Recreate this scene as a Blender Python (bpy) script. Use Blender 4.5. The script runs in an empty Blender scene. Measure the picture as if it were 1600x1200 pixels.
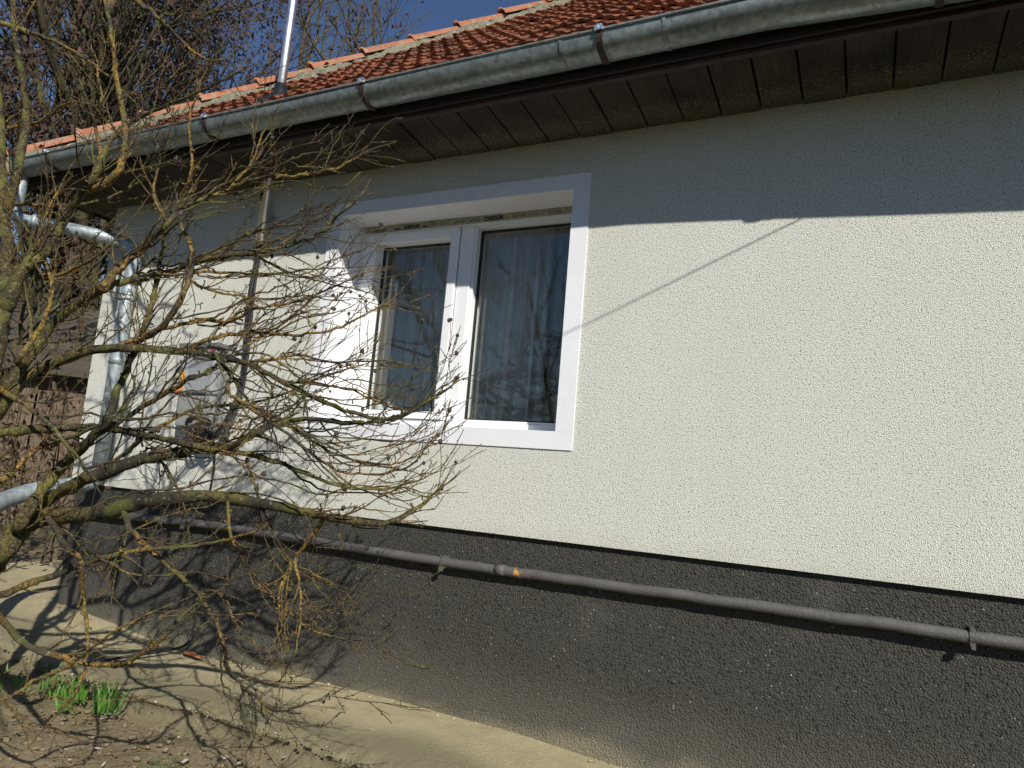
import bpy, bmesh, math, random
import numpy as np
from mathutils import Vector, Matrix
R = random.Random(7)
scn = bpy.context.scene
col = scn.collection

# ------------------------------------------------------------------ camera, sun, sky, exposure
# world frame: facade plane y = 0, x along the wall, z = 0 at eye height
F_PX, YAW, PITCH, ROLL = 1105.756, 0.469702, 0.138690, 0.0853233
CAM = Vector((0, -3, 0))
fwd = Vector((-math.sin(YAW)*math.cos(PITCH), math.cos(YAW)*math.cos(PITCH), math.sin(PITCH)))
rt0 = Vector((math.cos(YAW), math.sin(YAW), 0)); up0 = rt0.cross(fwd)
rt = math.cos(ROLL)*rt0 + math.sin(ROLL)*up0
up = -math.sin(ROLL)*rt0 + math.cos(ROLL)*up0
cd = bpy.data.cameras.new('camera'); cam = bpy.data.objects.new('camera', cd); col.objects.link(cam)
M = Matrix((rt, up, -fwd)).transposed().to_4x4(); M.translation = CAM
cam.matrix_world = M
cd.sensor_fit = 'HORIZONTAL'; cd.sensor_width = 36; cd.lens = F_PX/1600*36
cd.clip_end = 3000; cd.clip_start = 0.05
scn.camera = cam
def at(px, py, y):
    """point of the facade-parallel plane at depth y seen at photo pixel (measuring aid)"""
    d = (px-800)/F_PX*rt - (py-600)/F_PX*up + fwd
    return CAM + d*((y-CAM.y)/d.y)

SUN = Vector((1.17, -1, .98)).normalized()
sl = bpy.data.lights.new('sun', 'SUN'); sl.energy = 5.0; sl.angle = math.radians(.53); sl.color = (1, .965, .875)
so = bpy.data.objects.new('sun', sl); col.objects.link(so)
so.rotation_euler = SUN.to_track_quat('Z', 'Y').to_euler(); so.location = (6, -8, 8)
w = bpy.data.worlds.new('World'); scn.world = w; w.use_nodes = True
nt = w.node_tree; bgn = nt.nodes['Background']
sk = nt.nodes.new('ShaderNodeTexSky'); sk.sky_type = 'NISHITA'; sk.sun_disc = False
sk.sun_elevation = math.asin(SUN.z); sk.sun_rotation = math.atan2(SUN.x, SUN.y)
sk.air_density = 1.25; sk.dust_density = .0; sk.ozone_density = 3.0; sk.altitude = 300
wb = nt.nodes.new('ShaderNodeMix'); wb.data_type = 'RGBA'; wb.blend_type = 'MULTIPLY'; wb.inputs[0].default_value = 1
wb.inputs[7].default_value = (.98, 1.06, 1.30, 1)      # deep clear spring sky, camera white balance set for the sun
nt.links.new(sk.outputs[0], wb.inputs[6]); nt.links.new(wb.outputs[2], bgn.inputs[0]); bgn.inputs[1].default_value = .052
scn.view_settings.view_transform = 'Standard'; scn.view_settings.look = 'None'
scn.view_settings.exposure = .13; scn.view_settings.gamma = 1
scn.cycles.max_bounces = 8; scn.cycles.transparent_max_bounces = 12

# ------------------------------------------------------------------ material helpers
class N:
    def __init__(s, name):
        s.m = bpy.data.materials.new(name); s.m.use_nodes = True; s.t = s.m.node_tree
        s.b = s.t.nodes['Principled BSDF']; s.g = None
    def n(s, typ, **kw):
        x = s.t.nodes.new(typ)
        for k, v in kw.items():
            if k.startswith('_'): setattr(x, k[1:], v)
            else: x.inputs[k.replace('~', ' ')].default_value = v
        return x
    def l(s, a, b): s.t.links.new(a, b)
    def pos(s):
        if not s.g: s.g = s.n('ShaderNodeNewGeometry')
        return s.g.outputs['Position']
    def noise(s, scale, detail=4, rough=.55, vec=None, dist=0):
        x = s.n('ShaderNodeTexNoise', Scale=scale, Detail=detail, Roughness=rough, Distortion=dist)
        s.l(vec or s.pos(), x.inputs['Vector']); return x.outputs['Fac']
    def voro(s, scale, feat='F1', vec=None, out='Distance'):
        x = s.n('ShaderNodeTexVoronoi', _feature=feat, Scale=scale); s.l(vec or s.pos(), x.inputs['Vector']); return x.outputs[out]
    def ramp(s, f, a, b, ca=(0,0,0,1), cb=(1,1,1,1)):
        if a > b: a, b, ca, cb = b, a, cb, ca
        x = s.t.nodes.new('ShaderNodeValToRGB'); e = x.color_ramp.elements
        e[0].position = a; e[0].color = ca; e[1].position = b; e[1].color = cb
        s.l(f, x.inputs[0]); return x.outputs[0]
    def mix(s, f, a, b, mode='MIX'):
        x = s.t.nodes.new('ShaderNodeMix'); x.data_type = 'RGBA'; x.blend_type = mode
        for v, i in ((f, 0), (a, 6), (b, 7)):
            if hasattr(v, 'is_linked') or hasattr(v, 'links'): s.l(v, x.inputs[i])
            elif i == 0: x.inputs[0].default_value = v
            else: x.inputs[i].default_value = (*v, 1) if len(v) == 3 else v
        return x.outputs[2]
    def math(s, op, a, b=0.0):
        x = s.t.nodes.new('ShaderNodeMath'); x.operation = op
        for v, i in ((a, 0), (b, 1)):
            if hasattr(v, 'links'): s.l(v, x.inputs[i])
            else: x.inputs[i].default_value = v
        return x.outputs[0]
    def xyz(s):
        x = s.n('ShaderNodeSeparateXYZ'); s.l(s.pos(), x.inputs[0]); return x.outputs
    def scaled(s, v):
        x = s.n('ShaderNodeMapping'); x.inputs['Scale'].default_value = v; s.l(s.pos(), x.inputs['Vector']); return x.outputs[0]
    def bump(s, h, strength, dist):
        x = s.n('ShaderNodeBump', Strength=strength, Distance=dist); s.l(h, x.inputs['Height'])
        s.l(x.outputs[0], s.b.inputs['Normal']); return x
    def col(s, c):
        if hasattr(c, 'links'): s.l(c, s.b.inputs['Base Color'])
        else: s.b.inputs['Base Color'].default_value = (*c, 1)
    def done(s, rough=.8, metal=0, spec=.5):
        if hasattr(rough, 'links'): s.l(rough, s.b.inputs['Roughness'])
        else: s.b.inputs['Roughness'].default_value = rough
        s.b.inputs['Metallic'].default_value = metal; s.b.inputs['Specular IOR Level'].default_value = spec
        return s.m
def smooth(n, f, a, b):
    x = n.n('ShaderNodeMapRange', _interpolation_type='SMOOTHSTEP'); n.l(f, x.inputs[0])
    x.inputs[1].default_value = a; x.inputs[2].default_value = b; return x.outputs[0]

def mat_stucco(name, base, pit, scale, strength, dusty=None, spots=False):
    n = N(name)
    wob = n.n('ShaderNodeVectorMath', _operation='ADD')
    nz = n.n('ShaderNodeTexNoise', Scale=scale*.55, Detail=2); n.l(n.pos(), nz.inputs['Vector'])
    sc = n.n('ShaderNodeVectorMath', _operation='SCALE'); n.l(nz.outputs['Color'], sc.inputs[0]); sc.inputs['Scale'].default_value = 1.1/scale
    n.l(n.pos(), wob.inputs[0]); n.l(sc.outputs[0], wob.inputs[1])
    v = n.voro(scale, vec=wob.outputs[0]); fine = n.noise(scale*1.5, 3, .6); wide = n.noise(scale*.22, 3, .6)
    h = n.math('ADD', n.math('MULTIPLY', n.ramp(v, .25, .75), -1.0), n.math('MULTIPLY', fine, .8))
    h = n.math('ADD', h, n.math('MULTIPLY', wide, .8))
    n.bump(h, strength, .0045)
    pits = n.math('MULTIPLY', n.ramp(v, .42, .72), n.ramp(n.noise(scale*.5, 2), .48, .62))
    c = n.mix(pits, base, pit)
    blot = n.ramp(n.noise(1.1, 4, .6), .35, .75)
    c = n.mix(n.math('MULTIPLY', blot, .12), c, tuple(x*.72 for x in base))
    if not dusty:
        st = n.ramp(n.noise(3.2, 5, .65, vec=n.scaled((1.6, 1, .45))), .45, .80); c = n.mix(n.math('MULTIPLY', st, .16), c, (.50, .47, .36))
        zz = n.math('ADD', n.xyz()[2], n.math('MULTIPLY', n.noise(7, 4), .10)); c = n.mix(n.math('MULTIPLY', smooth(n, zz, -.12, -.20), .22), c, (.48, .45, .34))
    if dusty:
        z = n.xyz()[2]; x = n.xyz()[0]
        f = n.math('ADD', z, n.math('MULTIPLY', n.math('SUBTRACT', n.noise(2.2, 5), .5), .26))
        d = n.ramp(f, 0, 1)
        mr = n.n('ShaderNodeMapRange', _interpolation_type='SMOOTHSTEP'); n.l(f, mr.inputs[0])
        mr.inputs[1].default_value = -.72; mr.inputs[2].default_value = -1.13
        c = n.mix(n.math('MULTIPLY', mr.outputs[0], .75), c, dusty)
        mr2 = n.n('ShaderNodeMapRange', _interpolation_type='SMOOTHSTEP'); n.l(f, mr2.inputs[0])
        mr2.inputs[1].default_value = -1.03; mr2.inputs[2].default_value = -1.12
        c = n.mix(n.math('MULTIPLY', mr2.outputs[0], .8), c, (.25, .225, .145))
        # chalky scuffs and white flecks
        s = n.ramp(n.noise(1.9, 2, .5, vec=n.scaled((1, 1, 1.6)), dist=.6), .60, .78)
        c = n.mix(n.math('MULTIPLY', s, .35), c, (.15, .138, .125))
        fl = n.math('MULTIPLY', n.ramp(n.voro(36), .13, .06), n.ramp(n.noise(5, 2), .44, .58))
        c = n.mix(fl, c, (.42, .40, .36))
    n.col(c)
    return n.done(.92, 0, .25)
m_wall = mat_stucco('cream_stucco', (.745, .74, .67), (.20, .19, .15), 270, .58)
m_plinth = mat_stucco('dark_stucco', (.068, .064, .055), (.018, .016, .014), 140, .85, dusty=(.135, .125, .098))

def mat_paint(name, c, rough=.5, var=.06, nscale=9, bump=.15):
    n = N(name); f = n.ramp(n.noise(nscale, 5, .65), .3, .75)
    n.col(n.mix(n.math('MULTIPLY', f, 1.0), c, tuple(x*(1-var*2) for x in c)))
    n.bump(n.noise(60, 3), bump, .002); return n.done(rough)
m_surround = mat_paint('white_render', (.80, .80, .83), .7, .04, 7, .35)
m_pvc = mat_paint('white_plastic', (.82, .83, .84), .28, .02, 5, .0)
m_gasket = mat_paint('black_rubber', (.012, .012, .012), .5)
m_film = mat_paint('yellowed_film', (.50, .48, .36), .45, .25, 30, .2)
m_ink = mat_paint('black_ink', (.02, .02, .02), .6)
m_greyink = mat_paint('smudged_ink', (.17, .165, .13), .6)
m_black = mat_paint('black_plastic', (.018, .018, .02), .35)
m_inside = mat_paint('room_plaster', (.5, .48, .44), .9)
m_box = mat_paint('grey_plastic', (.27, .275, .265), .5, .05)
m_orange = mat_paint('orange_sticker', (.75, .33, .04), .5)
m_red = mat_paint('red_seal', (.55, .09, .07), .5)
m_pod = mat_paint('dried_capsule', (.055, .035, .028), .8)

def mat_zinc(name, c, rough, metal, streak=.5):
    n = N(name)
    f = n.ramp(n.noise(4, 6, .7, vec=n.scaled((.6, 1, 3))), .3, .75)
    g = n.ramp(n.voro(45, 'F1', out='Color'), .2, .8)
    cc = n.mix(f, c, tuple(x*(1-streak) for x in c)); cc = n.mix(.18, cc, g, 'OVERLAY')
    sp = n.math('MULTIPLY', n.ramp(n.noise(38, 3, .7), .60, .72), n.ramp(n.noise(6, 2), .45, .7))
    cc = n.mix(n.math('MULTIPLY', sp, .5), cc, (.05, .055, .045)); n.col(cc)
    n.bump(n.noise(9, 3), .25, .01)
    r = n.math('ADD', n.math('MULTIPLY', f, .22), rough); return n.done(r, metal)
m_gutter = mat_zinc('weathered_zinc', (.34, .385, .375), .42, .65)
m_galv = mat_zinc('galvanised_steel', (.42, .475, .50), .50, .6, .3)
m_chrome = mat_zinc('bright_steel', (.93, .93, .95), .30, 1, .06)
m_strap = mat_paint('rusty_strap', (.05, .03, .022), .7, .3)
def mat_rustpipe():
    n = N('painted_pipe'); f = n.ramp(n.noise(26, 5, .7), .62, .70)
    c = n.mix(n.ramp(n.noise(14, 4), .3, .7), (.118, .110, .106), (.080, .074, .071)); c = n.mix(n.math('MULTIPLY', f, .5), c, (.13, .07, .05))
    x = n.xyz()[0]
    chip = n.math('COMPARE', x, -1.40); chip.node.inputs[2].default_value = .018
    c = n.mix(n.math('MULTIPLY', chip, n.ramp(n.noise(45, 3), .50, .54)), c, (.55, .25, .07))
    n.col(c); n.bump(n.noise(110, 4, .7), .8, .005); return n.done(.6)
m_pipe = mat_rustpipe()

def mat_soffit():
    n = N('old_boards'); o = n.xyz()
    g = n.noise(9, 6, .7, vec=n.scaled((9, .8, 3)))
    c = n.mix(n.ramp(g, .3, .75), (.038, .031, .025), (.078, .064, .051))
    c = n.mix(n.math('MULTIPLY', n.ramp(n.noise(3, 4), .45, .7), .6), c, (.014, .010, .008))
    f = n.math('ADD', o[1], n.math('MULTIPLY', n.math('SUBTRACT', n.noise(11, 5, .7), .5), .20))
    mr = smooth(n, f, -.17, -.07)
    c = n.mix(n.math('MULTIPLY', mr, .5), c, (.13, .12, .08))
    sp = n.math('MULTIPLY', n.ramp(n.noise(150, 3, .6), .58, .68), smooth(n, f, -.24, -.12))
    c = n.mix(sp, c, (.34, .33, .22)); n.col(c); n.bump(n.noise(20, 5, .6, vec=n.scaled((6, .6, 2))), .5, .005)
    return n.done(.85, 0, .2)
m_soffit = mat_soffit()
m_fascia = mat_paint('dark_fascia', (.022, .014, .010), .8, .3)
m_trim = mat_paint('red_brown_trim', (.055, .026, .018), .7, .3, 14)

def mat_tile(name, clay_col, dark, moss, mossf):
    n = N(name); a = n.n('ShaderNodeAttribute', _attribute_name='tint')
    f = n.ramp(n.noise(11, 5, .7), .35, .70)
    c = n.mix(f, clay_col, dark)  # two clay tones blended by noise
    c = n.mix(a.outputs['Fac'], c, tuple(x*.45 for x in dark))
    c = n.mix(n.math('MULTIPLY', n.ramp(n.noise(17, 5, .75), .52, .60), mossf), c, moss)
    c = n.mix(n.math('MULTIPLY', n.ramp(n.noise(60, 3), .62, .70), .5), c, (.36, .36, .27))
    n.col(c); n.bump(n.noise(90, 4, .7), .6, .005); return n.done(.9, 0, .2)
m_tile = mat_tile('clay_tile', (.26, .085, .042), (.13, .048, .030), (.040, .032, .018), .9)
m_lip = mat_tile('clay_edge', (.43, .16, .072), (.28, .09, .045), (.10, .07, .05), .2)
m_hip = mat_tile('hip_clay', (.40, .155, .085), (.27, .10, .06), (.27, .25, .17), .85)
def mat_mortar():
    n = N('lichen_mortar'); f = n.noise(14, 6, .75)
    c = n.mix(n.ramp(f, .35, .65), (.35, .32, .235), (.14, .135, .085))
    c = n.mix(n.ramp(n.noise(40, 4, .7), .60, .66), c, (.52, .52, .42))
    c = n.mix(n.ramp(n.noise(22, 4, .7), .62, .68), c, (.06, .05, .04))
    n.col(c); n.bump(n.noise(55, 5, .75), 1, .02); return n.done(.95, 0, .2)
m_mortar = mat_mortar()

def mat_bark(name, base, dark, lichen, amount, moss=(.13, .14, .035)):
    n = N(name); c = n.mix(n.ramp(n.noise(30, 5, .7), .3, .7), base, dark)
    c = n.mix(n.math('MULTIPLY', n.ramp(n.noise(9, 4, .6), .48, .62), .55), c, moss)
    big = n.ramp(n.noise(2.6, 3, .6), .42, .56); sm = n.ramp(n.noise(80, 5, .75), .47, .56)
    f = n.math('MULTIPLY', n.math('MULTIPLY', big, sm), amount)
    c = n.mix(f, c, lichen)
    c = n.mix(n.math('MULTIPLY', n.ramp(n.noise(75, 3), .60, .66), .35), c, (.34, .35, .26))
    n.col(c); n.bump(n.noise(130, 5, .75), 1, .006); return n.done(.93, 0, .15)
m_bark = mat_bark('lichen_bark', (.085, .072, .048), (.035, .030, .022), (.40, .215, .035), .85)
m_barkg = mat_bark('grey_bark', (.055, .048, .034), (.022, .020, .015), (.30, .21, .045), .38, (.15, .16, .035))
m_twig = mat_bark('twig_bark', (.080, .062, .044), (.038, .029, .022), (.34, .20, .045), .6)
m_bark2 = mat_bark('far_bark', (.075, .060, .046), (.04, .032, .026), (.2, .16, .06), .3)
m_seed = mat_paint('dry_seed_cluster', (.095, .050, .034), .85, .35, 6)
m_seed2 = mat_paint('brown_dry_leaf', (.12, .078, .04), .85, .3, 6)

def mat_soil():
    n = N('soil'); f = n.noise(3.5, 6, .65)
    c = n.mix(n.ramp(f, .35, .68), (.31, .247, .152), (.21, .165, .10))
    c = n.mix(n.math('MULTIPLY', n.ramp(n.noise(14, 4, .7), .56, .66), .4), c, (.42, .36, .25))
    c = n.mix(n.math('MULTIPLY', n.ramp(n.noise(2.3, 3), .55, .7), .5), c, (.17, .17, .075))
    o = n.xyz(); far = n.math('MAXIMUM', smooth(n, n.math('ADD', o[1], n.noise(2, 3)), -1.15, -1.5), smooth(n, o[0], -7.5, -9.5))
    far = n.math('MAXIMUM', far, smooth(n, n.math('ADD', o[0], n.noise(2, 3)), -.6, .2))
    dark_yard = n.mix(n.ramp(n.noise(18, 5, .7), .35, .65), (.040, .044, .024), (.075, .068, .042)); c = n.mix(far, c, dark_yard)  # added dark tone on outlying ground, cuts light bounced onto the wall
    n.col(c); h = n.math('ADD', n.noise(28, 6, .7), n.math('MULTIPLY', n.noise(110, 4, .7), .4)); n.bump(h, .8, .03); return n.done(.95, 0, .1)
m_soil = mat_soil()
def mat_concrete():
    n = N('old_concrete'); o = n.xyz()
    c = n.mix(n.ramp(n.noise(6, 6, .7), .3, .7), (.49, .42, .255), (.36, .305, .185))
    f = n.math('ADD', o[1], n.math('MULTIPLY', n.math('SUBTRACT', n.noise(3, 4), .5), .35))
    mr = n.n('ShaderNodeMapRange', _interpolation_type='SMOOTHSTEP'); n.l(f, mr.inputs[0])
    mr.inputs[1].default_value = -.20; mr.inputs[2].default_value = -.42
    c = n.mix(n.math('MULTIPLY', mr.outputs[0], .9), c, (.215, .192, .115))
    zd = smooth(n, n.math('ADD', o[2], n.math('MULTIPLY', n.noise(16, 4), .03)), -1.105, -1.150); c = n.mix(n.math('MULTIPLY', zd, .75), c, (.20, .165, .10))
    c = n.mix(n.ramp(n.noise(48, 4, .8), .64, .70), c, (.62, .57, .43))
    c = n.mix(n.ramp(n.voro(26), .03, .07, (1,1,1,1), (0,0,0,1)), c, (.07, .055, .035))
    n.col(c); cr = n.ramp(n.voro(2.3, 'DISTANCE_TO_EDGE', vec=n.scaled((.6, 1.2, 1))), .0, .012, (1,1,1,1), (0,0,0,1)); n.bump(n.math('ADD', n.noise(160, 5, .8), n.math('MULTIPLY', n.voro(90), .5)), .9, .006); return n.done(.93, 0, .2)
m_conc = mat_concrete()
def mat_plank(name, a, b):
    n = N(name); v = n.scaled((5, 5, .35)); c = n.mix(n.ramp(n.noise(7, 6, .7, vec=v), .3, .7), a, b)
    at_ = n.n('ShaderNodeAttribute', _attribute_name='tint'); c = n.mix(at_.outputs['Fac'], c, tuple(x*.4 for x in b)); n.col(c)
    n.bump(n.noise(12, 5, .7, vec=v), .6, .01); return n.done(.9, 0, .15)
m_plank = mat_plank('grey_plank', (.20, .145, .105), (.115, .085, .062))
m_thatch = mat_plank('old_roof_felt', (.13, .11, .085), (.075, .065, .05))
m_leafg = mat_paint('fresh_shoot', (.11, .25, .035), .5, .35, 40)
m_litter = mat_paint('dead_leaf', (.23, .165, .095), .85, .3, 20)
m_pale = mat_paint('pale_chip', (.40, .37, .31), .8, .1)
def mat_curtain():
    n = N('sheer_curtain'); n.t.nodes.remove(n.b); out = n.t.nodes['Material Output']
    d = n.n('ShaderNodeBsdfDiffuse'); d.inputs[0].default_value = (.93, .94, .95, 1)
    tr = n.n('ShaderNodeBsdfTransparent'); lace = n.ramp(n.noise(60, 3, .6, vec=n.scaled((1, 1, .4))), .40, .60)
    f = n.math('ADD', n.math('MULTIPLY', lace, .15), .80)
    m = n.n('ShaderNodeMixShader'); n.l(f, m.inputs[0]); n.l(tr.outputs[0], m.inputs[1]); n.l(d.outputs[0], m.inputs[2])
    n.l(m.outputs[0], out.inputs[0]); return n.m
m_curtain = mat_curtain()
def mat_glass():
    n = N('window_glass'); n.t.nodes.remove(n.b); out = n.t.nodes['Material Output']
    lw = n.n('ShaderNodeLayerWeight', Blend=.5); fr = n.math('ADD', n.math('MULTIPLY', n.math('POWER', lw.outputs['Facing'], 5.0), .84), .105); tr = n.n('ShaderNodeBsdfTransparent'); tr.inputs[0].default_value = (.92, .94, .92, 1)
    gl = n.n('ShaderNodeBsdfGlossy', Roughness=.0); gl.inputs[0].default_value = (1, .94, .83, 1)
    m = n.n('ShaderNodeMixShader'); n.l(fr, m.inputs[0]); n.l(tr.outputs[0], m.inputs[1]); n.l(gl.outputs[0], m.inputs[2])
    n.l(m.outputs[0], out.inputs[0]); return n.m
m_glass = mat_glass()
def mat_clear():
    n = N('clear_cover'); n.col((.62, .64, .66)); n.b.inputs['Alpha'].default_value = .45; return n.done(.1)
m_clear = mat_clear()

# ------------------------------------------------------------------ mesh helpers
class MB:
    def __init__(s): s.v = []; s.f = []; s.mi = []; s.tint = None
    def quad(s, pts, mi=0):
        i = len(s.v); s.v += [tuple(p) for p in pts]; s.f.append(tuple(range(i, i+len(pts)))); s.mi.append(mi)
    def box(s, x0, x1, y0, y1, z0, z1, mi=0):
        i = len(s.v)
        s.v += [(x, y, z) for z in (z0, z1) for y in (y0, y1) for x in (x0, x1)]
        for f in ((0,2,3,1),(4,5,7,6),(0,1,5,4),(2,6,7,3),(0,4,6,2),(1,3,7,5)): s.f.append(tuple(i+k for k in f)); s.mi.append(mi)
    def tube(s, pts, rad, n=6, mi=0, cap=True, rough=0):
        pts = [Vector(p) for p in pts]; m = len(pts)
        if not hasattr(rad, '__len__'): rad = [rad]*m
        t0 = (pts[1]-pts[0]).normalized(); a = t0.orthogonal().normalized(); base = len(s.v)
        for k in range(m):
            t = (pts[min(k+1, m-1)]-pts[max(k-1, 0)])
            t = t.normalized() if t.length > 1e-9 else t0
            a = (a - t*a.dot(t)); a = a.normalized() if a.length > 1e-6 else t.orthogonal().normalized()
            b = t.cross(a)
            for j in range(n):
                an = 2*math.pi*j/n; r = rad[k]*(1+R.uniform(-rough, rough))
                s.v.append(tuple(pts[k]+a*math.cos(an)*r+b*math.sin(an)*r))
        for k in range(m-1):
            for j in range(n):
                s.f.append((base+k*n+j, base+k*n+(j+1)%n, base+(k+1)*n+(j+1)%n, base+(k+1)*n+j)); s.mi.append(mi)
        if cap:
            s.f.append(tuple(base+j for j in reversed(range(n)))); s.mi.append(mi)
            s.f.append(tuple(base+(m-1)*n+j for j in range(n))); s.mi.append(mi)
    def blob(s, c, r, stretch=(1, 1, 1), mi=0, seg=6):
        base = len(s.v); c = Vector(c); rings = 4
        for i in range(rings+1):
            th = math.pi*i/rings
            for j in range(seg):
                ph = 2*math.pi*j/seg; q = r*R.uniform(.85, 1.15)
                s.v.append((c.x+q*stretch[0]*math.sin(th)*math.cos(ph), c.y+q*stretch[1]*math.sin(th)*math.sin(ph), c.z+q*stretch[2]*math.cos(th)))
        for i in range(rings):
            for j in range(seg):
                s.f.append((base+i*seg+j, base+(i+1)*seg+j, base+(i+1)*seg+(j+1)%seg, base+i*seg+(j+1)%seg)); s.mi.append(mi)
    def build(s, name, mats, parent=None, smooth_=False, bevel=0):
        me = bpy.data.meshes.new(name); me.from_pydata(s.v, [], s.f)
        mats = mats if isinstance(mats, (list, tuple)) else [mats]
        for m in mats: me.materials.append(m)
        if len(mats) > 1: me.polygons.foreach_set('material_index', s.mi)
        if smooth_: me.polygons.foreach_set('use_smooth', [True]*len(me.polygons))
        if s.tint is not None:
            a = me.attributes.new('tint', 'FLOAT', 'POINT'); a.data.foreach_set('value', s.tint)
        me.update(); o = bpy.data.objects.new(name, me); col.objects.link(o)
        if parent:
            o.parent = parent; o.matrix_parent_inverse = abs_mat(parent).inverted()
        if bevel:
            b = o.modifiers.new('bevel', 'BEVEL'); b.width = bevel; b.segments = 2; b.limit_method = 'ANGLE'
        return o
def abs_mat(o):
    m = Matrix.LocRotScale(o.location, o.rotation_euler, o.scale)
    return abs_mat(o.parent) @ o.matrix_parent_inverse @ m if o.parent else m
def thing(name, loc, label, cat, group=None):
    o = bpy.data.objects.new(name, None); col.objects.link(o); o.location = loc; o.empty_display_size = .1
    o['label'] = label; o['category'] = cat
    if group: o['group'] = group
    return o
def tag(o, label, cat, group=None):
    o['label'] = label; o['category'] = cat
    if group: o['group'] = group
def crom(P, per=5, jit=0):
    P = [Vector(p) for p in P]; out = []
    Q = [P[0]*2-P[1]]+P+[P[-1]*2-P[-2]]
    for i in range(len(P)-1):
        a, b, c, d = Q[i:i+4]
        for k in range(per):
            t = k/per
            p = .5*((2*b)+(c-a)*t+(2*a-5*b+4*c-d)*t*t+(3*b-a-3*c+d)*t**3)
            out.append(p+Vector((R.gauss(0, jit), R.gauss(0, jit), R.gauss(0, jit))))
    out.append(P[-1]); return out
def rvec(): return Vector((R.gauss(0, 1), R.gauss(0, 1), R.gauss(0, 1))).normalized()

# ------------------------------------------------------------------ ground and walkway
def hnoise(x, y, s):
    return (math.sin(x*s*1.3+y*s*.7+1.1)*math.sin(y*s*1.1-x*s*.4+.3)+.5*math.sin(x*s*2.9+.5)*math.sin(y*s*3.3+2.2))*.5
g = MB()
xs = sorted(set([-600, -200, -80, -40, -25, -18, -14]+[-12+.5*i for i in range(12)]+[round(-6+.07*i, 3) for i in range(101)]+[1.6, 2.5, 4, 8, 16, 40, 100, 300, 600]))
ys = sorted(set([-600, -200, -80, -30, -15, -8, -5, -3.5]+[round(-2.8+.06*i, 3) for i in range(52)]+[.6, 1, 2, 4, 8, 16, 30, 60, 150, 400, 900]))
for y in ys:
    for x in xs:
        z = -1.205+.022*hnoise(x, y, 2.1)+.012*hnoise(x, y, 7)+R.uniform(-.006, .006)
        if x < -3.2: z += min(.10, (-3.2-x)*.05)
        if y > .1 and x > -5: z = -1.3
        if x < -7: z += max(0, min(60, (math.hypot(x, max(y, 0))-9)*.16))*(1 if y > -4 else 0)*.6
        g.v.append((x, y, z))
W_ = len(xs)
for j in range(len(ys)-1):
    for i in range(W_-1): g.f.append((j*W_+i, j*W_+i+1, (j+1)*W_+i+1, (j+1)*W_+i)); g.mi.append(0)
go = g.build('ground', m_soil, smooth_=True); go['kind'] = 'structure'
pw = MB()  # concrete walkway along the plinth with worn, crumbly outer edge
NX = 620
chip = [0.0]*(NX+1)
for _ in range(150):
    c_ = R.randrange(NX+1); wdt = R.randint(1, 7); dp_ = R.uniform(.004, .028)
    for q_ in range(max(0, c_-wdt), min(NX, c_+wdt)+1): chip[q_] = max(chip[q_], dp_*(1-abs(q_-c_)/(wdt+1)))
prof = [(.06, 0), (0, 0), (-.1, -.002), (-.22, -.006), (-.35, -.012), (-.46, -.018), (-.550, -.024), (-.582, -.028), (-.600, -.036), (-.603, -.048), (-.586, -.056), (-.592, -.112), (-.655, -.118), (-.672, -.126), (-.680, -.25)]
for i in range(NX+1):
    x = -6.6+9.8*i/NX
    for k, (py, pz) in enumerate(prof):
        if k == 0 and x < -4.74: py = 1.4
        lump = .012*hnoise(x, py, 3)+(.005*R.uniform(-1, 1) if k > 5 else .001*R.uniform(-1, 1))
        e = .03*hnoise(x, 0, 1.7)+.012*hnoise(x, 3, 9) if k > 5 else 0
        if 6 <= k <= 9: e += chip[i]
        zb = -1.098+.012*math.sin(x*2.3)+(.055 if x < -4.6 else .055*max(0, (-3.8-x)/.8))
        pw.v.append((x, py+e+(.003*R.uniform(-1, 1) if k > 5 else 0), zb+pz+lump-(chip[i]*.5 if k in (7, 8) else 0)))
L_ = len(prof)
for i in range(NX):
    for k in range(L_-1): pw.f.append((i*L_+k, i*L_+k+1, (i+1)*L_+k+1, (i+1)*L_+k)); pw.mi.append(0)
po = pw.build('walkway', m_conc, smooth_=True); po['kind'] = 'structure'

# ------------------------------------------------------------------ house
house = thing('house', (-1, 2.5, -1.1), 'single storey cream stucco house with dark plinth and red clay tile roof', 'house')
X0, X1 = -4.77, 4.0
OX0, OX1, OZ0, OZ1 = -2.700, -1.275, .250, 1.428      # window opening
wl = MB(); T = .30
def wallpanel(x0, x1, z0, z1): wl.box(x0, x1, 0, T, z0, z1)
wallpanel(X0, OX0, -.24, 1.76); wallpanel(OX1, X1, -.24, 1.76)
wallpanel(OX0, OX1, -.24, OZ0); wallpanel(OX0, OX1, OZ1, 1.76)
wl.box(X0, X0+.25, T, 6.0, -.24, 1.76); wl.box(X1-.25, X1, T, 6, -.24, 1.76); wl.box(X0, X1, 6.0, 6.25, -.24, 1.76)
wl.build('wall', m_wall, house)
pb = MB(); pb.box(X0+.025, X1-.02, .025, 6.2, -1.35, -.2405); pb.build('plinth', m_plinth, house)
rm = MB()
rm.quad([(-4.5, .31, -.2), (0, .31, -.2), (0, 4, -.2), (-4.5, 4, -.2)]); rm.quad([(-4.5, .31, 1.7), (0, .31, 1.7), (0, 4, 1.7), (-4.5, 4, 1.7)])
rm.quad([(-4.5, 4, -.2), (0, 4, -.2), (0, 4, 1.7), (-4.5, 4, 1.7)]); rm.quad([(-4.5, .31, -.2), (-4.5, 4, -.2), (-4.5, 4, 1.7), (-4.5, .31, 1.7)])
rm.quad([(0, .31, -.2), (0, 4, -.2), (0, 4, 1.7), (0, .31, 1.7)])
rm.build('room_shell', m_inside, house)

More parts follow.
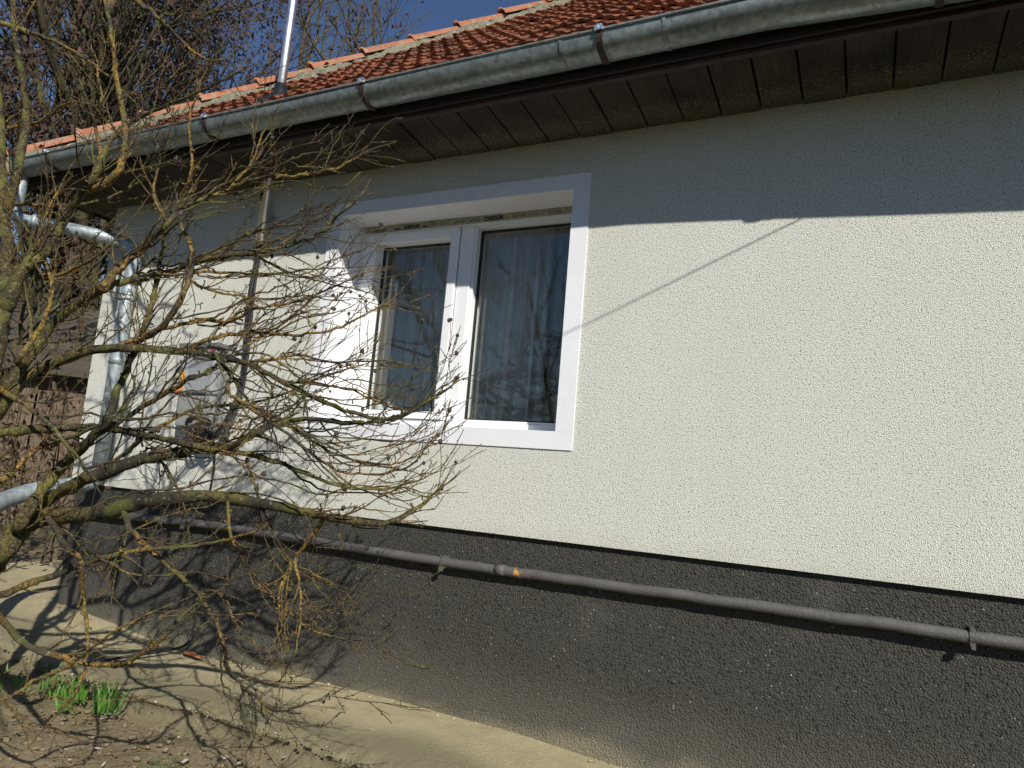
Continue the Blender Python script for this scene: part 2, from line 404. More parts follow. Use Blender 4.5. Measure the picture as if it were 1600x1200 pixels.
# soffit boards, sloping up a little outwards
EY, EX = -.42, -5.11
sf = MB(); x = -5.10; zi, zo = 1.688, 1.722
while x < X1+.4:
    wd = .167; g2 = .0035+R.uniform(0, .002); dz = R.uniform(-.003, .003)
    a, b = x+g2, x+wd-g2; yi = .02
    for (xa, xb, ya, yb) in ((a, b, EY, yi),):
        za, zb = zo+dz, zi+dz
        i = len(sf.v)
        sf.v += [(xa, ya, za), (xb, ya, za), (xb, yb, zb), (xa, yb, zb), (xa, ya, za+.02), (xb, ya, za+.02), (xb, yb, zb+.02), (xa, yb, zb+.02)]
        for f in ((0,3,2,1),(4,5,6,7),(0,1,5,4),(1,2,6,5),(2,3,7,6),(3,0,4,7)): sf.f.append(tuple(i+k for k in f)); sf.mi.append(0)
    x += wd
y = .03
while y < 6.4:   # left side overhang
    sf.box(EX+.02, X0+.02, y+.004, y+.163, 1.70, 1.72); y += .167
sf.box(EX, X1+.4, EY, .3, 1.745, 1.76, 0)
sf.build('soffit', m_soffit, house)
fb = MB(); fb.box(EX, X1+.4, EY-.022, EY-.002, 1.712, 1.86); fb.box(EX-.02, EX, EY-.02, 6.4, 1.69, 1.86)
fb.build('fascia', m_fascia, house)
tb = MB(); tb.box(EX+.005, X1+.4, EY+.0, EY+.028, 1.694, 1.7105); tb.build('eave_trim', m_trim, house)

# roof: clay tiles, one course after another, individually jittered
PT = .884; PA = math.atan(PT); roof = MB(); roof.tint = []
def tiles(o, ud, vd, nd, length_fn, ncourse, per=.205, L=.235):
    """o eave origin, ud along the eave, vd up the slope, nd normal"""
    for k in range(ncourse):
        v0 = k*L-.02; u_lo, u_hi = length_fn(k*L)
        nu = int((u_hi-u_lo)/per)
        for q in range(nu):
            u0 = u_lo+q*per+(.5*per if k % 2 else 0)*0; tn = R.random()**2.2; lift = R.uniform(0, .010); sl = R.uniform(-.012, .012); vj = R.uniform(-.010, .010)
            seg = 10; prof = []
            for j in range(seg+1):
                s = j/seg
                h = .016*max(0, math.cos((s*2-.5)*2*math.pi))**.8 + .004
                if j == 0: h += .012
                prof.append((s*per*.99, h))
            base = len(roof.v)
            for vi, (vv, hh) in enumerate(((v0+vj, .034+lift), (v0+L*.55, .022+lift*.5), (v0+L+.03, .006))):
                for (pu, ph) in prof:
                    P = o+ud*(u0+pu)+vd*(vv)+nd*(hh+ph+sl*(pu/per-.5)); roof.v.append(tuple(P)); roof.tint.append(tn)
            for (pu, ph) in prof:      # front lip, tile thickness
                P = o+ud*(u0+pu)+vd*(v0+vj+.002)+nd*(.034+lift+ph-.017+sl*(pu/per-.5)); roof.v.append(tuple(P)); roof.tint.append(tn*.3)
            S = seg+1
            for r_ in range(2):
                for j in range(seg): roof.f.append((base+r_*S+j, base+r_*S+j+1, base+(r_+1)*S+j+1, base+(r_+1)*S+j)); roof.mi.append(0)
            for j in range(seg): roof.f.append((base+3*S+j, base+3*S+j+1, base+j+1, base+j)); roof.mi.append(1)
cosP, sinP = math.cos(PA), math.sin(PA)
EYR = -.50; ZE = 1.800
XC = -5.13
# front slope: hip on the left
tiles(Vector((0, EYR, ZE)), Vector((1, 0, 0)), Vector((0, cosP, sinP)), Vector((0, -sinP, cosP)), lambda v: (XC+v*cosP+.02, 4.4), 19)
# left slope
tiles(Vector((XC, 0, ZE)), Vector((0, -1, 0)), Vector((cosP, 0, sinP)), Vector((-sinP, 0, cosP)), lambda v: (-6.7+v*cosP, .50-v*cosP-.02), 19)
i = len(roof.v)
RY = 3.1; RZ = ZE+(RY-EYR)*PT; RX = XC+(RY-EYR)
und = [(XC, EYR, ZE-.012), (4.4, EYR, ZE-.012), (4.4, RY, RZ-.012), (RX, RY, RZ-.012), (XC, 6.7, ZE-.012), (4.4, 6.7, ZE-.012)]
roof.v += und; roof.tint += [.6]*6
for f in ((0, 1, 2, 3), (0, 3, 4), (3, 2, 5, 4)): roof.f.append(tuple(i+k for k in f)); roof.mi.append(0)
roof_o = roof.build('roof', [m_tile, m_lip], house)
# hip tiles with mortar
hd = Vector((1, 1, PT)).normalized(); side = Vector((1, -1, 0)).normalized(); hn = side.cross(hd)*1.0
if hn.z < 0: hn = -hn
H0 = Vector((XC-.01, EYR-.01, ZE+.028))
mo = MB(); M_ = 150
for sgn, wdt in ((1, .150), (-1, .13)):
    base = len(mo.v)
    for i in range(M_+1):
        t = -.05+5.4*i/M_
        for k, (a, h) in enumerate(((0, .05), (.55, .045), (.9, .012), (1.0, -.05))):
            jw = (.022*R.uniform(-1, 1)+.02*math.sin(t*9+sgn)) if k > 0 else 0
            mo.v.append(tuple(H0+hd*t+side*sgn*(a*wdt+jw)+hn*(h-.01*k+R.uniform(-.007, .007))-Vector((0, 0, .045*a))))
    for i in range(M_):
        for k in range(3): mo.f.append((base+i*4+k, base+i*4+k+1, base+(i+1)*4+k+1, base+(i+1)*4+k)); mo.mi.append(0)
mo.build('mortar', m_mortar, roof_o, smooth_=True)
def hip_tile(t):
    b = MB(); b.tint = []; n = 9; ln = .46; wob = R.uniform(-.012, .012)
    for (tt, rr, lift) in ((0, .088, .014), (.05, .086, .010), (ln, .070, -.002)):
        for layer in (0, 1):
            for j in range(n):
                an = math.pi*(j/(n-1)); r = rr-(.014 if layer else 0)
                P = H0+hd*(t+tt)+side*(math.cos(an)*r+wob)+hn*(math.sin(an)*r*.9+lift+.012); b.v.append(tuple(P)); b.tint.append(0)
    for s_ in range(2):
        for layer in (0, 1):
            for j in range(n-1):
                A = s_*2*n+layer*n+j; B = (s_+1)*2*n+layer*n+j; b.f.append((A, A+1, B+1, B)); b.mi.append(0)
    for j in range(n-1): b.f.append((j, j+1, n+j+1, n+j)); b.mi.append(0)
    # lump of mortar / knob at the joint
    c = H0+hd*(t+.015)+hn*.098; b2 = len(b.v); b.blob(c+side*wob, .030, (1, 1, .9)); b.tint += [0]*(len(b.v)-b2)
    return b.build('hip_tile', m_hip, roof_o, smooth_=True)
t = 0.0
while t < 5.2: hip_tile(t); t += .43

# rain gutter; dip towards the right added to lower its cast shadow
GR, GY, GZ = .079, -.496, 1.817
def shadow_dip(x): return -.055*max(0, x+.35)
gut = MB(); n = 18
gx = [XC-.03+.12*i for i in range(82)]
for x in gx:
    for layer in (0, 1):
        for j in range(n+1):
            an = math.pi+math.pi*j/n; r = GR-(.002 if layer else 0)
            wv = .0016*math.sin(x*3.1+j)
            gut.v.append((x, GY+math.cos(an)*(r+wv), GZ+math.sin(an)*(r+wv)+shadow_dip(x)))
S = 2*(n+1)
for i in range(len(gx)-1):
    for layer in (0, 1):
        for j in range(n):
            A = i*S+layer*(n+1)+j; gut.f.append((A, A+1, A+S+1, A+S)); gut.mi.append(0)
for i in (0,):
    c = len(gut.v); gut.v.append((gx[0], GY, GZ)); 
    for j in range(n): gut.f.append((j, j+1, c)); gut.mi.append(0)
gut.tube([(x, GY-GR-.002, GZ+.002+shadow_dip(x)) for x in gx], .007, 6)
gutter = gut.build('gutter', m_gutter, house, smooth_=True)
for xs_ in (-4.25, -2.06, -1.15, -.72, .25):       # soldered joints
    b = MB(); pts = [(xs_, GY+math.cos(a)*(GR+.003), GZ+shadow_dip(xs_)+math.sin(a)*(GR+.003)) for a in [math.pi+math.pi*j/14 for j in range(15)]]
    for k in range(14):
        p, q = pts[k], pts[k+1]; b.quad([p, q, (q[0]+.012, q[1], q[2]), (p[0]+.012, p[1], p[2])]); b.quad([(p[0]-.002, p[1], p[2]+.003), (q[0]-.002, q[1], q[2]+.003), q, p])
    b.build('joint', m_gutter, gutter)
for xb in (-4.66, -3.235, -2.165, -.975, .20, 1.4):
    b = MB(); r = GR+.004; pts = [(xb, GY+math.cos(a)*r, GZ+shadow_dip(xb)+math.sin(a)*r) for a in [math.pi*.97+math.pi*1.0*j/14 for j in range(15)]]+[(xb, EY-.022, GZ+.02)]
    for k in range(len(pts)-1):
        p, q = Vector(pts[k]), Vector(pts[k+1]); wv = Vector((.0125, 0, 0)); d = (q-p).normalized(); o_ = d.cross(wv).normalized()*.004
        if o_.dot((p-Vector((xb, GY, GZ)))) < 0: o_ = -o_
        b.quad([p-wv+o_, q-wv+o_, q+wv+o_, p+wv+o_]); b.quad([p-wv-o_, q-wv-o_, q-wv+o_, p-wv+o_]); b.quad([p+wv-o_, q+wv-o_, q+wv+o_, p+wv+o_])
    br = b.build('bracket', m_strap, gutter)
    c = MB(); zc = GZ+shadow_dip(xb); c.box(xb-.017, xb+.017, GY-GR-.017, GY-GR+.010, zc-.006, zc+.014); c.box(xb-.012, xb+.010, GY-GR-.010, GY-GR+.022, zc+.014, zc+.024)
    c.blob((xb-.004, GY-GR-.012, zc+.006), .010); c.build('clip', m_chrome, br, bevel=.003)
# downpipe: outlet, offset arm, vertical run, foot bend and drain arm
dp = MB(); dp.tube(crom([(-5.04, -.50, 1.76), (-5.03, -.505, 1.62), (-5.02, -.51, 1.50), (-4.96, -.50, 1.435), (-4.85, -.45, 1.42)], 4), .038, 16)
downpipe = dp.build('downpipe', m_galv, house, smooth_=True)
a = MB(); a.tube([(-4.87, -.46, 1.424), (-4.60, -.21, 1.40), (-4.48, -.10, 1.375)], .042, 16); a.tube([(-4.88, -.47, 1.425), (-4.86, -.45, 1.423)], .046, 16)
for q in ((-4.83, -.47, 1.452), (-4.70, -.345, 1.40), (-4.66, -.31, 1.39)): a.blob(q, .011, mi=1)
a.build('offset_arm', [m_galv, m_black], downpipe, smooth_=True)
v = MB(); v.tube(crom([(-4.50, -.115, 1.38), (-4.425, -.07, 1.345), (-4.395, -.066, 1.27), (-4.397, -.066, 1.1)], 4)+[(-4.400, -.066, .6), (-4.402, -.066, -.16)], .044, 16)
for zz in (.60,): v.tube([(-4.40, -.066, zz), (-4.40, -.066, zz-.05)], .0505, 16)
for zz in (.98, .12):
    v.tube([(-4.40, -.066, zz), (-4.40, -.066, zz+.022)], .054, 16)
v.build('vertical_pipe', m_galv, downpipe, smooth_=True)
v = MB(); v.tube(crom([(-4.402, -.066, -.14), (-4.41, -.09, -.21), (-4.44, -.19, -.25), (-4.41, -.40, -.275), (-4.36, -.60, -.33), (-4.18, -.80, -.385), (-4.02, -.93, -.43), (-3.92, -1.0, -.60)], 5), .050, 16)
v.tube([(-4.44, -.20, -.252), (-4.435, -.24, -.256)], .055, 16)
v.build('drain_arm', m_galv, downpipe, smooth_=True)

# ------------------------------------------------------------------ window
FY = .192; GYW = .258
wf = MB()
def fr(x0, x1, z0, z1, y0=FY, y1=.30): wf.box(x0, x1, y0, y1, z0, z1)
fr(OX0+.001, OX1-.001, 1.372, OZ1-.001); fr(OX0+.001, OX1-.001, OZ0+.001, .296)
fr(OX0+.001, -2.658, .2962, 1.3718); fr(-2.012, -1.930, .2962, 1.3718); fr(-1.343, OX1-.001, .2962, 1.3718)
window = wf.build('window', m_pvc, house, bevel=.004)
ss = MB()
for (x0, x1, z0, z1) in ((-2.6545, -2.572, .300, 1.3675), (-2.068, -2.016, .300, 1.3675), (-2.5715, -2.0685, .300, .341), (-2.5715, -2.0685, 1.311, 1.3675)): ss.box(x0, x1, FY-.016, .30, z0, z1)
ss.build('sash', m_pvc, window, bevel=.005)
bd = MB()   # glazing beads of the fixed light
for (x0, x1, z0, z1) in ((-1.9295, -1.915, .2965, 1.3715), (-1.356, -1.3435, .2965, 1.3715), (-1.9148, -1.3562, .2965, .309), (-1.9148, -1.3562, 1.360, 1.3715)): bd.box(x0, x1, FY+.010, .30, z0, z1)
bd.build('glazing_bead', m_pvc, window, bevel=.003)
gk = MB()
def ring(x0, x1, z0, z1, t, ya, yb):
    gk.box(x0, x1, ya, yb, z0, z0+t); gk.box(x0, x1, ya, yb, z1-t, z1); gk.box(x0, x0+t, ya, yb, z0+t, z1-t); gk.box(x1-t, x1, ya, yb, z0+t, z1-t)
ring(-2.573, -2.067, .340, 1.312, .011, GYW-.012, GYW+.004); ring(-1.9155, -1.3555, .3085, 1.3605, .011, GYW-.012, GYW+.004)
ring(-2.6578, -2.0122, .2963, 1.3717, .0028, FY+.004, FY+.02)
gk.build('gasket', m_gasket, window)
for (x0, x1, z0, z1) in ((-2.565, -2.075, .348, 1.304), (-1.908, -1.362, .316, 1.353)):
    b = MB()      # double glazing: two sheets
    for yy in (GYW, GYW+.03): b.quad([(x0, yy, z0), (x1, yy, z0), (x1, yy, z1), (x0, yy, z1)])
    b.build('glass_pane', m_glass, window)
# plastered surround with lined reveal (a flat band a few mm proud of the stucco)
sr = MB(); SX0, SX1, SZ0, SZ1 = -2.785, -1.190, .168, 1.502; pr = -.007
sr.box(SX0, SX1, pr, .006, OZ1-.002, SZ1); sr.box(SX0, SX1, pr, .006, SZ0, OZ0+.002)
sr.box(SX0, OX0+.002, pr, .006, OZ0+.0022, OZ1-.0022); sr.box(OX1-.002, SX1, pr, .006, OZ0+.0022, OZ1-.0022)
sr.box(OX0-.004, OX0+.002, .0062, FY+.03, OZ0+.0022, OZ1-.0022); sr.box(OX1-.002, OX1+.004, .0062, FY+.03, OZ0+.0022, OZ1-.0022)
sr.box(OX0-.004, OX1+.004, .0062, FY+.03, OZ1-.002, OZ1+.004); sr.box(OX0-.004, OX1+.004, .0062, FY+.03, OZ0-.004, OZ0+.002)
sr.build('surround', m_surround, window)
fm = MB(); fm.box(OX0+.02, OX1-.02, FY-.0035, FY-.0005, 1.388, 1.4255); fm.build('protective_film', m_film, window)
def text(s, x, z, size, mat):
    c = bpy.data.curves.new('lettering', 'FONT'); c.body = s; c.size = size; c.extrude = .0004; c.align_x = 'LEFT'; c.offset = .0014
    tmp = bpy.data.objects.new('lettering', c); col.objects.link(tmp)
    dg = bpy.context.evaluated_depsgraph_get(); me = bpy.data.meshes.new_from_object(tmp.evaluated_get(dg)); bpy.data.objects.remove(tmp)
    o = bpy.data.objects.new('lettering', me); col.objects.link(o); me.materials.clear(); me.materials.append(mat)
    o.parent = window; o.matrix_parent_inverse = abs_mat(window).inverted()
    o.location = (x, FY-.0045, z); o.rotation_euler = (math.pi/2, 0, 0); return o
text('DEDUR', -2.400, 1.394, .028, m_ink).scale = (1.2, 1, 1); text('.com', -2.276, 1.394, .017, m_ink); text('www.', -2.466, 1.394, .018, m_ink)
text('DEDUR', -1.872, 1.394, .030, m_ink).scale = (1.2, 1, 1); text('DEDUR', -2.625, 1.392, .022, m_greyink).scale = (1.3, 1, 1)
sm = MB()
for (xa, xb) in ((-2.21, -2.17), (-2.15, -2.12), (-2.07, -2.00), (-1.96, -1.90), (-1.70, -1.60), (-1.575, -1.52), (-1.49, -1.42)):
    x = xa
    while x < xb:
        wd = R.uniform(.004, .012); zz = 1.397+R.uniform(0, .006); sm.box(x, x+wd, FY-.0050, FY-.0038, zz, zz+R.uniform(.004, .014)); x += wd+R.uniform(.003, .008)
sm.build('ink_smudge', m_greyink, window)

# curtain and room behind the glass
def curtain(x0, x1, y, z0, z1, nf, amp, name, mat, label):
    b = MB(); nx = int((x1-x0)*260); nz = 14; ph = [R.uniform(0, 6) for _ in range(6)]
    for k in range(nz+1):
        z = z0+(z1-z0)*k/nz
        for i in range(nx+1):
            u = i/nx; s = u*nf*2*math.pi
            yy = y+amp*(math.sin(s+.6*math.sin(s*.37+ph[0])+ph[1])+.35*math.sin(2.3*s+ph[2]))*(1-.25*k/nz)
            b.v.append((x0+(x1-x0)*u+.004*math.sin(s*1.7+z*2), yy, z+(.012*abs(math.sin(s*1.5)) if k == 0 else 0)))
    for k in range(nz):
        for i in range(nx): A = k*(nx+1)+i; b.f.append((A, A+1, A+nx+2, A+nx+1)); b.mi.append(0)
    o = b.build(name, mat, smooth_=True); tag(o, label, 'curtain'); return o
curtain(-2.95, -1.74, .80, .10, 1.70, 13, .038, 'curtain', m_curtain, 'sheer pale lace curtain hanging in folds behind the window glass')
dr = curtain(-1.70, -1.58, .80, .2, 1.66, 3, .014, 'curtain', mat_paint('grey_drape', (.30, .29, .27), .9), 'narrow grey drape hanging beside the lace curtain')

# ------------------------------------------------------------------ gas pipe on the plinth
gp = MB(); PY = -.010
pts = crom([(-4.55, PY, -.418), (-4.0, PY, -.405), (-3.45, PY, -.388), (-2.8, PY, -.392), (-1.82, PY, -.401), (-.8, PY, -.394), (.34, PY, -.388), (1.5, PY, -.388), (4, PY, -.388)], 14, .0012)
gas = thing('gas_pipe', (-1, -.01, -.39), 'grey painted steel pipe running level along the dark plinth', 'pipe')
gp.tube(pts, .0225, 14, rough=.03)
for xj in (-1.52,): gp.tube([(xj, PY, -.3985), (xj+.05, PY, -.398)], .0245, 14)
gp.build('pipe_run', m_pipe, gas, smooth_=True)
for xb, zb in ((-1.80, -.401), (.335, -.388), (-3.6, -.392)):
    b = MB(); b.tube([(xb-.009, PY, zb), (xb+.009, PY, zb)], .0268, 14); b.box(xb-.008, xb+.008, PY-.030, PY-.015, zb-.040, zb-.019)
    b.box(xb-.007, xb+.007, PY-.02, .035, zb+.016, zb+.030); b.tube([(xb, PY-.034, zb-.032), (xb, PY-.010, zb-.032)], .006, 8)
    b.build('clamp', m_pipe, gas)
nb = MB(); nb.box(-4.70, -4.62, -.05, -.01, -.31, -.28); 

# ------------------------------------------------------------------ service mast, cables, meter
mast = thing('service_mast', (-3.263, -.06, 1.0), 'tall shiny steel service mast rising through the eave with black rubber boot', 'mast')
b = MB(); b.tube([(-3.263, -.06, 1.29), (-3.263, -.06, 4.4)], .0255, 16); b.build('pole', m_chrome, mast, smooth_=True)
b = MB(); b.tube([(-3.268, -.12, 2.06), (-3.266, -.10, 2.13), (-3.263, -.07, 2.19), (-3.263, -.06, 2.25), (-3.263, -.06, 2.31)], [.125, .095, .062, .043, .036], 16)
b.build('roof_boot', m_black, mast, smooth_=True)
b = MB(); b.box(-3.30, -3.225, -.045, 0, 1.45, 1.475); b.build('pipe_clip', m_galv, mast)
cb = thing('black_cable', (-3.3, -.04, .6), 'bundle of black cables running down the wall from the steel mast', 'cable')
for k, (dx, r) in enumerate(((0, .010), (.016, .008), (-.014, .008), (.006, .009))):
    b = MB(); b.tube(crom([(-3.272+dx, -.052-.01*k, 1.60), (-3.285+dx, -.04, 1.25), (-3.295+dx, -.030-.006*k, 1.0), (-3.29+dx*1.3, -.03, .76), (-3.275+dx, -.032, .56), (-3.27+dx, -.04, .42), (-3.285+dx, -.06-.01*k, .29-.02*k), (-3.34, -.09-.012*k, .17-.025*k), (-3.42, -.11, .115-.02*k), (-3.48, -.10, .15-.015*k), (-3.50, -.07, .25)], 5), r, 8)
    b.build('cable_strand', m_black, cb, smooth_=True)
for rr, zz, xx in ((.085, .155, -3.47), (.070, .17, -3.45), (.10, .15, -3.48)):
    b = MB(); b.tube([(xx+math.cos(a)*rr, -.135-.02*math.sin(a*2+rr*40), zz+math.sin(a)*rr*.75) for a in [2*math.pi*k/24+3.3 for k in range(23)]], .0075, 7); b.build('cable_loop', m_black, cb, smooth_=True)
tc = MB(); tc.tube(crom([(-3.44, -.06, .17), (-3.43, -.016, -.02), (-3.435, -.012, -.22), (-3.44, .012, -.30), (-3.435, .013, -.7), (-3.43, .004, -.98), (-3.43, -.03, -1.055), (-3.44, -.12, -1.075), (-3.50, -.30, -1.085), (-3.56, -.42, -1.10)], 5), .0075, 7)
tag(tc.build('thin_cable', m_black, smooth_=True), 'thin black cable from meter box down onto concrete walkway', 'cable')
lf = MB(); lf.blob((-3.34, -.07, -1.085), .05, (1.2, .5, .18)); lf.blob((-3.27, -.08, -1.088), .035, (1.3, .5, .2)); tag(lf.build('clay_shard', m_lip, smooth_=True), 'small orange shard lying on walkway by the thin cable', 'shard')
for v_ in (): pass
mb_ = thing('meter_box', (-3.56, -.05, .38), 'small grey electricity meter box with clear cover on stucco wall', 'meter box')
b = MB(); b.box(-3.72, -3.40, -.055, .0, .15, .66); b.build('back_plate', m_box, mb_, bevel=.006)
b = MB(); b.box(-3.70, -3.42, -.125, -.0555, .37, .64); b.build('clear_cover', m_clear, mb_, bevel=.012)
b = MB(); b.box(-3.66, -3.50, -.105, -.058, .40, .60); b.box(-3.47, -3.44, -.10, -.058, .42, .60); b.build('meter', mat_paint('dark_grey_casing', (.07, .07, .075), .5), mb_, bevel=.006)
b = MB(); b.box(-3.73, -3.39, -.14, -.001, .642, .668); b.build('hood', mat_paint('grey_hood', (.16, .16, .165), .6), mb_, bevel=.004)
b = MB(); b.box(-3.695, -3.655, -.1285, -.1262, .38, .50); b.build('sticker', m_orange, mb_)
b = MB(); b.box(-3.46, -3.425, -.133, -.1265, .58, .63); b.blob((-3.70, -.13, .375), .016); b.build('seal', m_red, mb_)
b = MB(); b.box(-3.71, -3.43, -.105, -.0555, .17, .355); b.build('terminal_cover', m_box, mb_, bevel=.008)
b = MB(); b.box(-3.60, -3.52, -.107, -.1055, .555, .585); b.tube([(-3.63, -.110, .46), (-3.63, -.105, .46)], .026, 16); b.build('dial', m_gasket, mb_)

# thin wire tied to the gutter lip, running out over the yard; it throws the slanting line on the wall
oc = MB(); wa = Vector((.565, -.578, 1.812)); wd_ = Vector((-.285, -.72, .18))
oc.tube([wa+wd_*t for t in (0, .25, .5, 1, 1.5, 2, 3, 5, 8, 12, 16)], .0030, 8)
tag(oc.build('overhead_wire', m_black, smooth_=True), 'thin black wire tied to the gutter and running out over the yard', 'wire')

# ------------------------------------------------------------------ lichen covered fruit tree in front
tree = thing('fruit_tree', (-3.35, -1.55, -1.2), 'bare fruit tree with orange lichen on branches left of the window', 'tree')
limbs = []   # (points3d, radii)
def proj(P):
    d = Vector(P)-CAM; z = d.dot(fwd); return 800+F_PX*d.dot(rt)/z, 600-F_PX*d.dot(up)/z
trunk_pts = []
def attach(px, P0_):
    best = None; bd = 1e9
    for (P, rad, tw) in limbs:
        for q in P[:-3]:
            u, v = proj(q); dd = math.hypot(u-px[0], v-px[1])
            if dd < bd: bd, best = dd, q
    if px[0] < 25 or best is None or bd > 70:
        best = min(trunk_pts, key=lambda q: math.hypot(proj(q)[0]-px[0], (proj(q)[1]-px[1])*.8))
    return best.copy()
def limb(px, r0, r1, y0, y1, twigs=1.0):
    n = len(px); P = []
    for i, (a, b) in enumerate(px):
        s = i/(n-1); P.append(at(a, b, y0+(y1-y0)*s+.05*math.sin(i*1.7+px[0][0])))
    A = attach(px[0], P[0])
    if (A-P[0]).length > .02: P = [A]+(P if (A-P[0]).length > .12 or len(P) < 4 else P[1:])
    P = crom(P, 6, .0022); m = len(P)
    rad = [r0+(r1-r0)*(i/(m-1))**.8 for i in range(m)]
    rad = [r*(1+.13*R.uniform(-1, 1)) for r in rad]
    limbs.append((P, rad, twigs)); return P
px2m = 1/1106*2.9
Lr = lambda t: t*px2m/2*.92
trunk = MB()
R.seed(5)
tp = crom([(-3.30, -1.62, -1.35), (-3.25, -1.58, -1.0), (-3.10, -1.52, -.62), at(-30, 720, -1.5), at(-18, 600, -1.5), at(4, 500, -1.48), at(10, 430, -1.46), at(8, 360, -1.44), at(3, 270, -1.42), at(-4, 150, -1.38), at(-16, 0, -1.3), at(-30, -160, -1.2)], 6, .003)
trunk.tube(tp, [.044-.030*(i/(len(tp)-1))**.75 for i in range(len(tp))], 12, rough=.06)
trunk.build('trunk', m_barkg, tree, smooth_=True); trunk_pts += tp
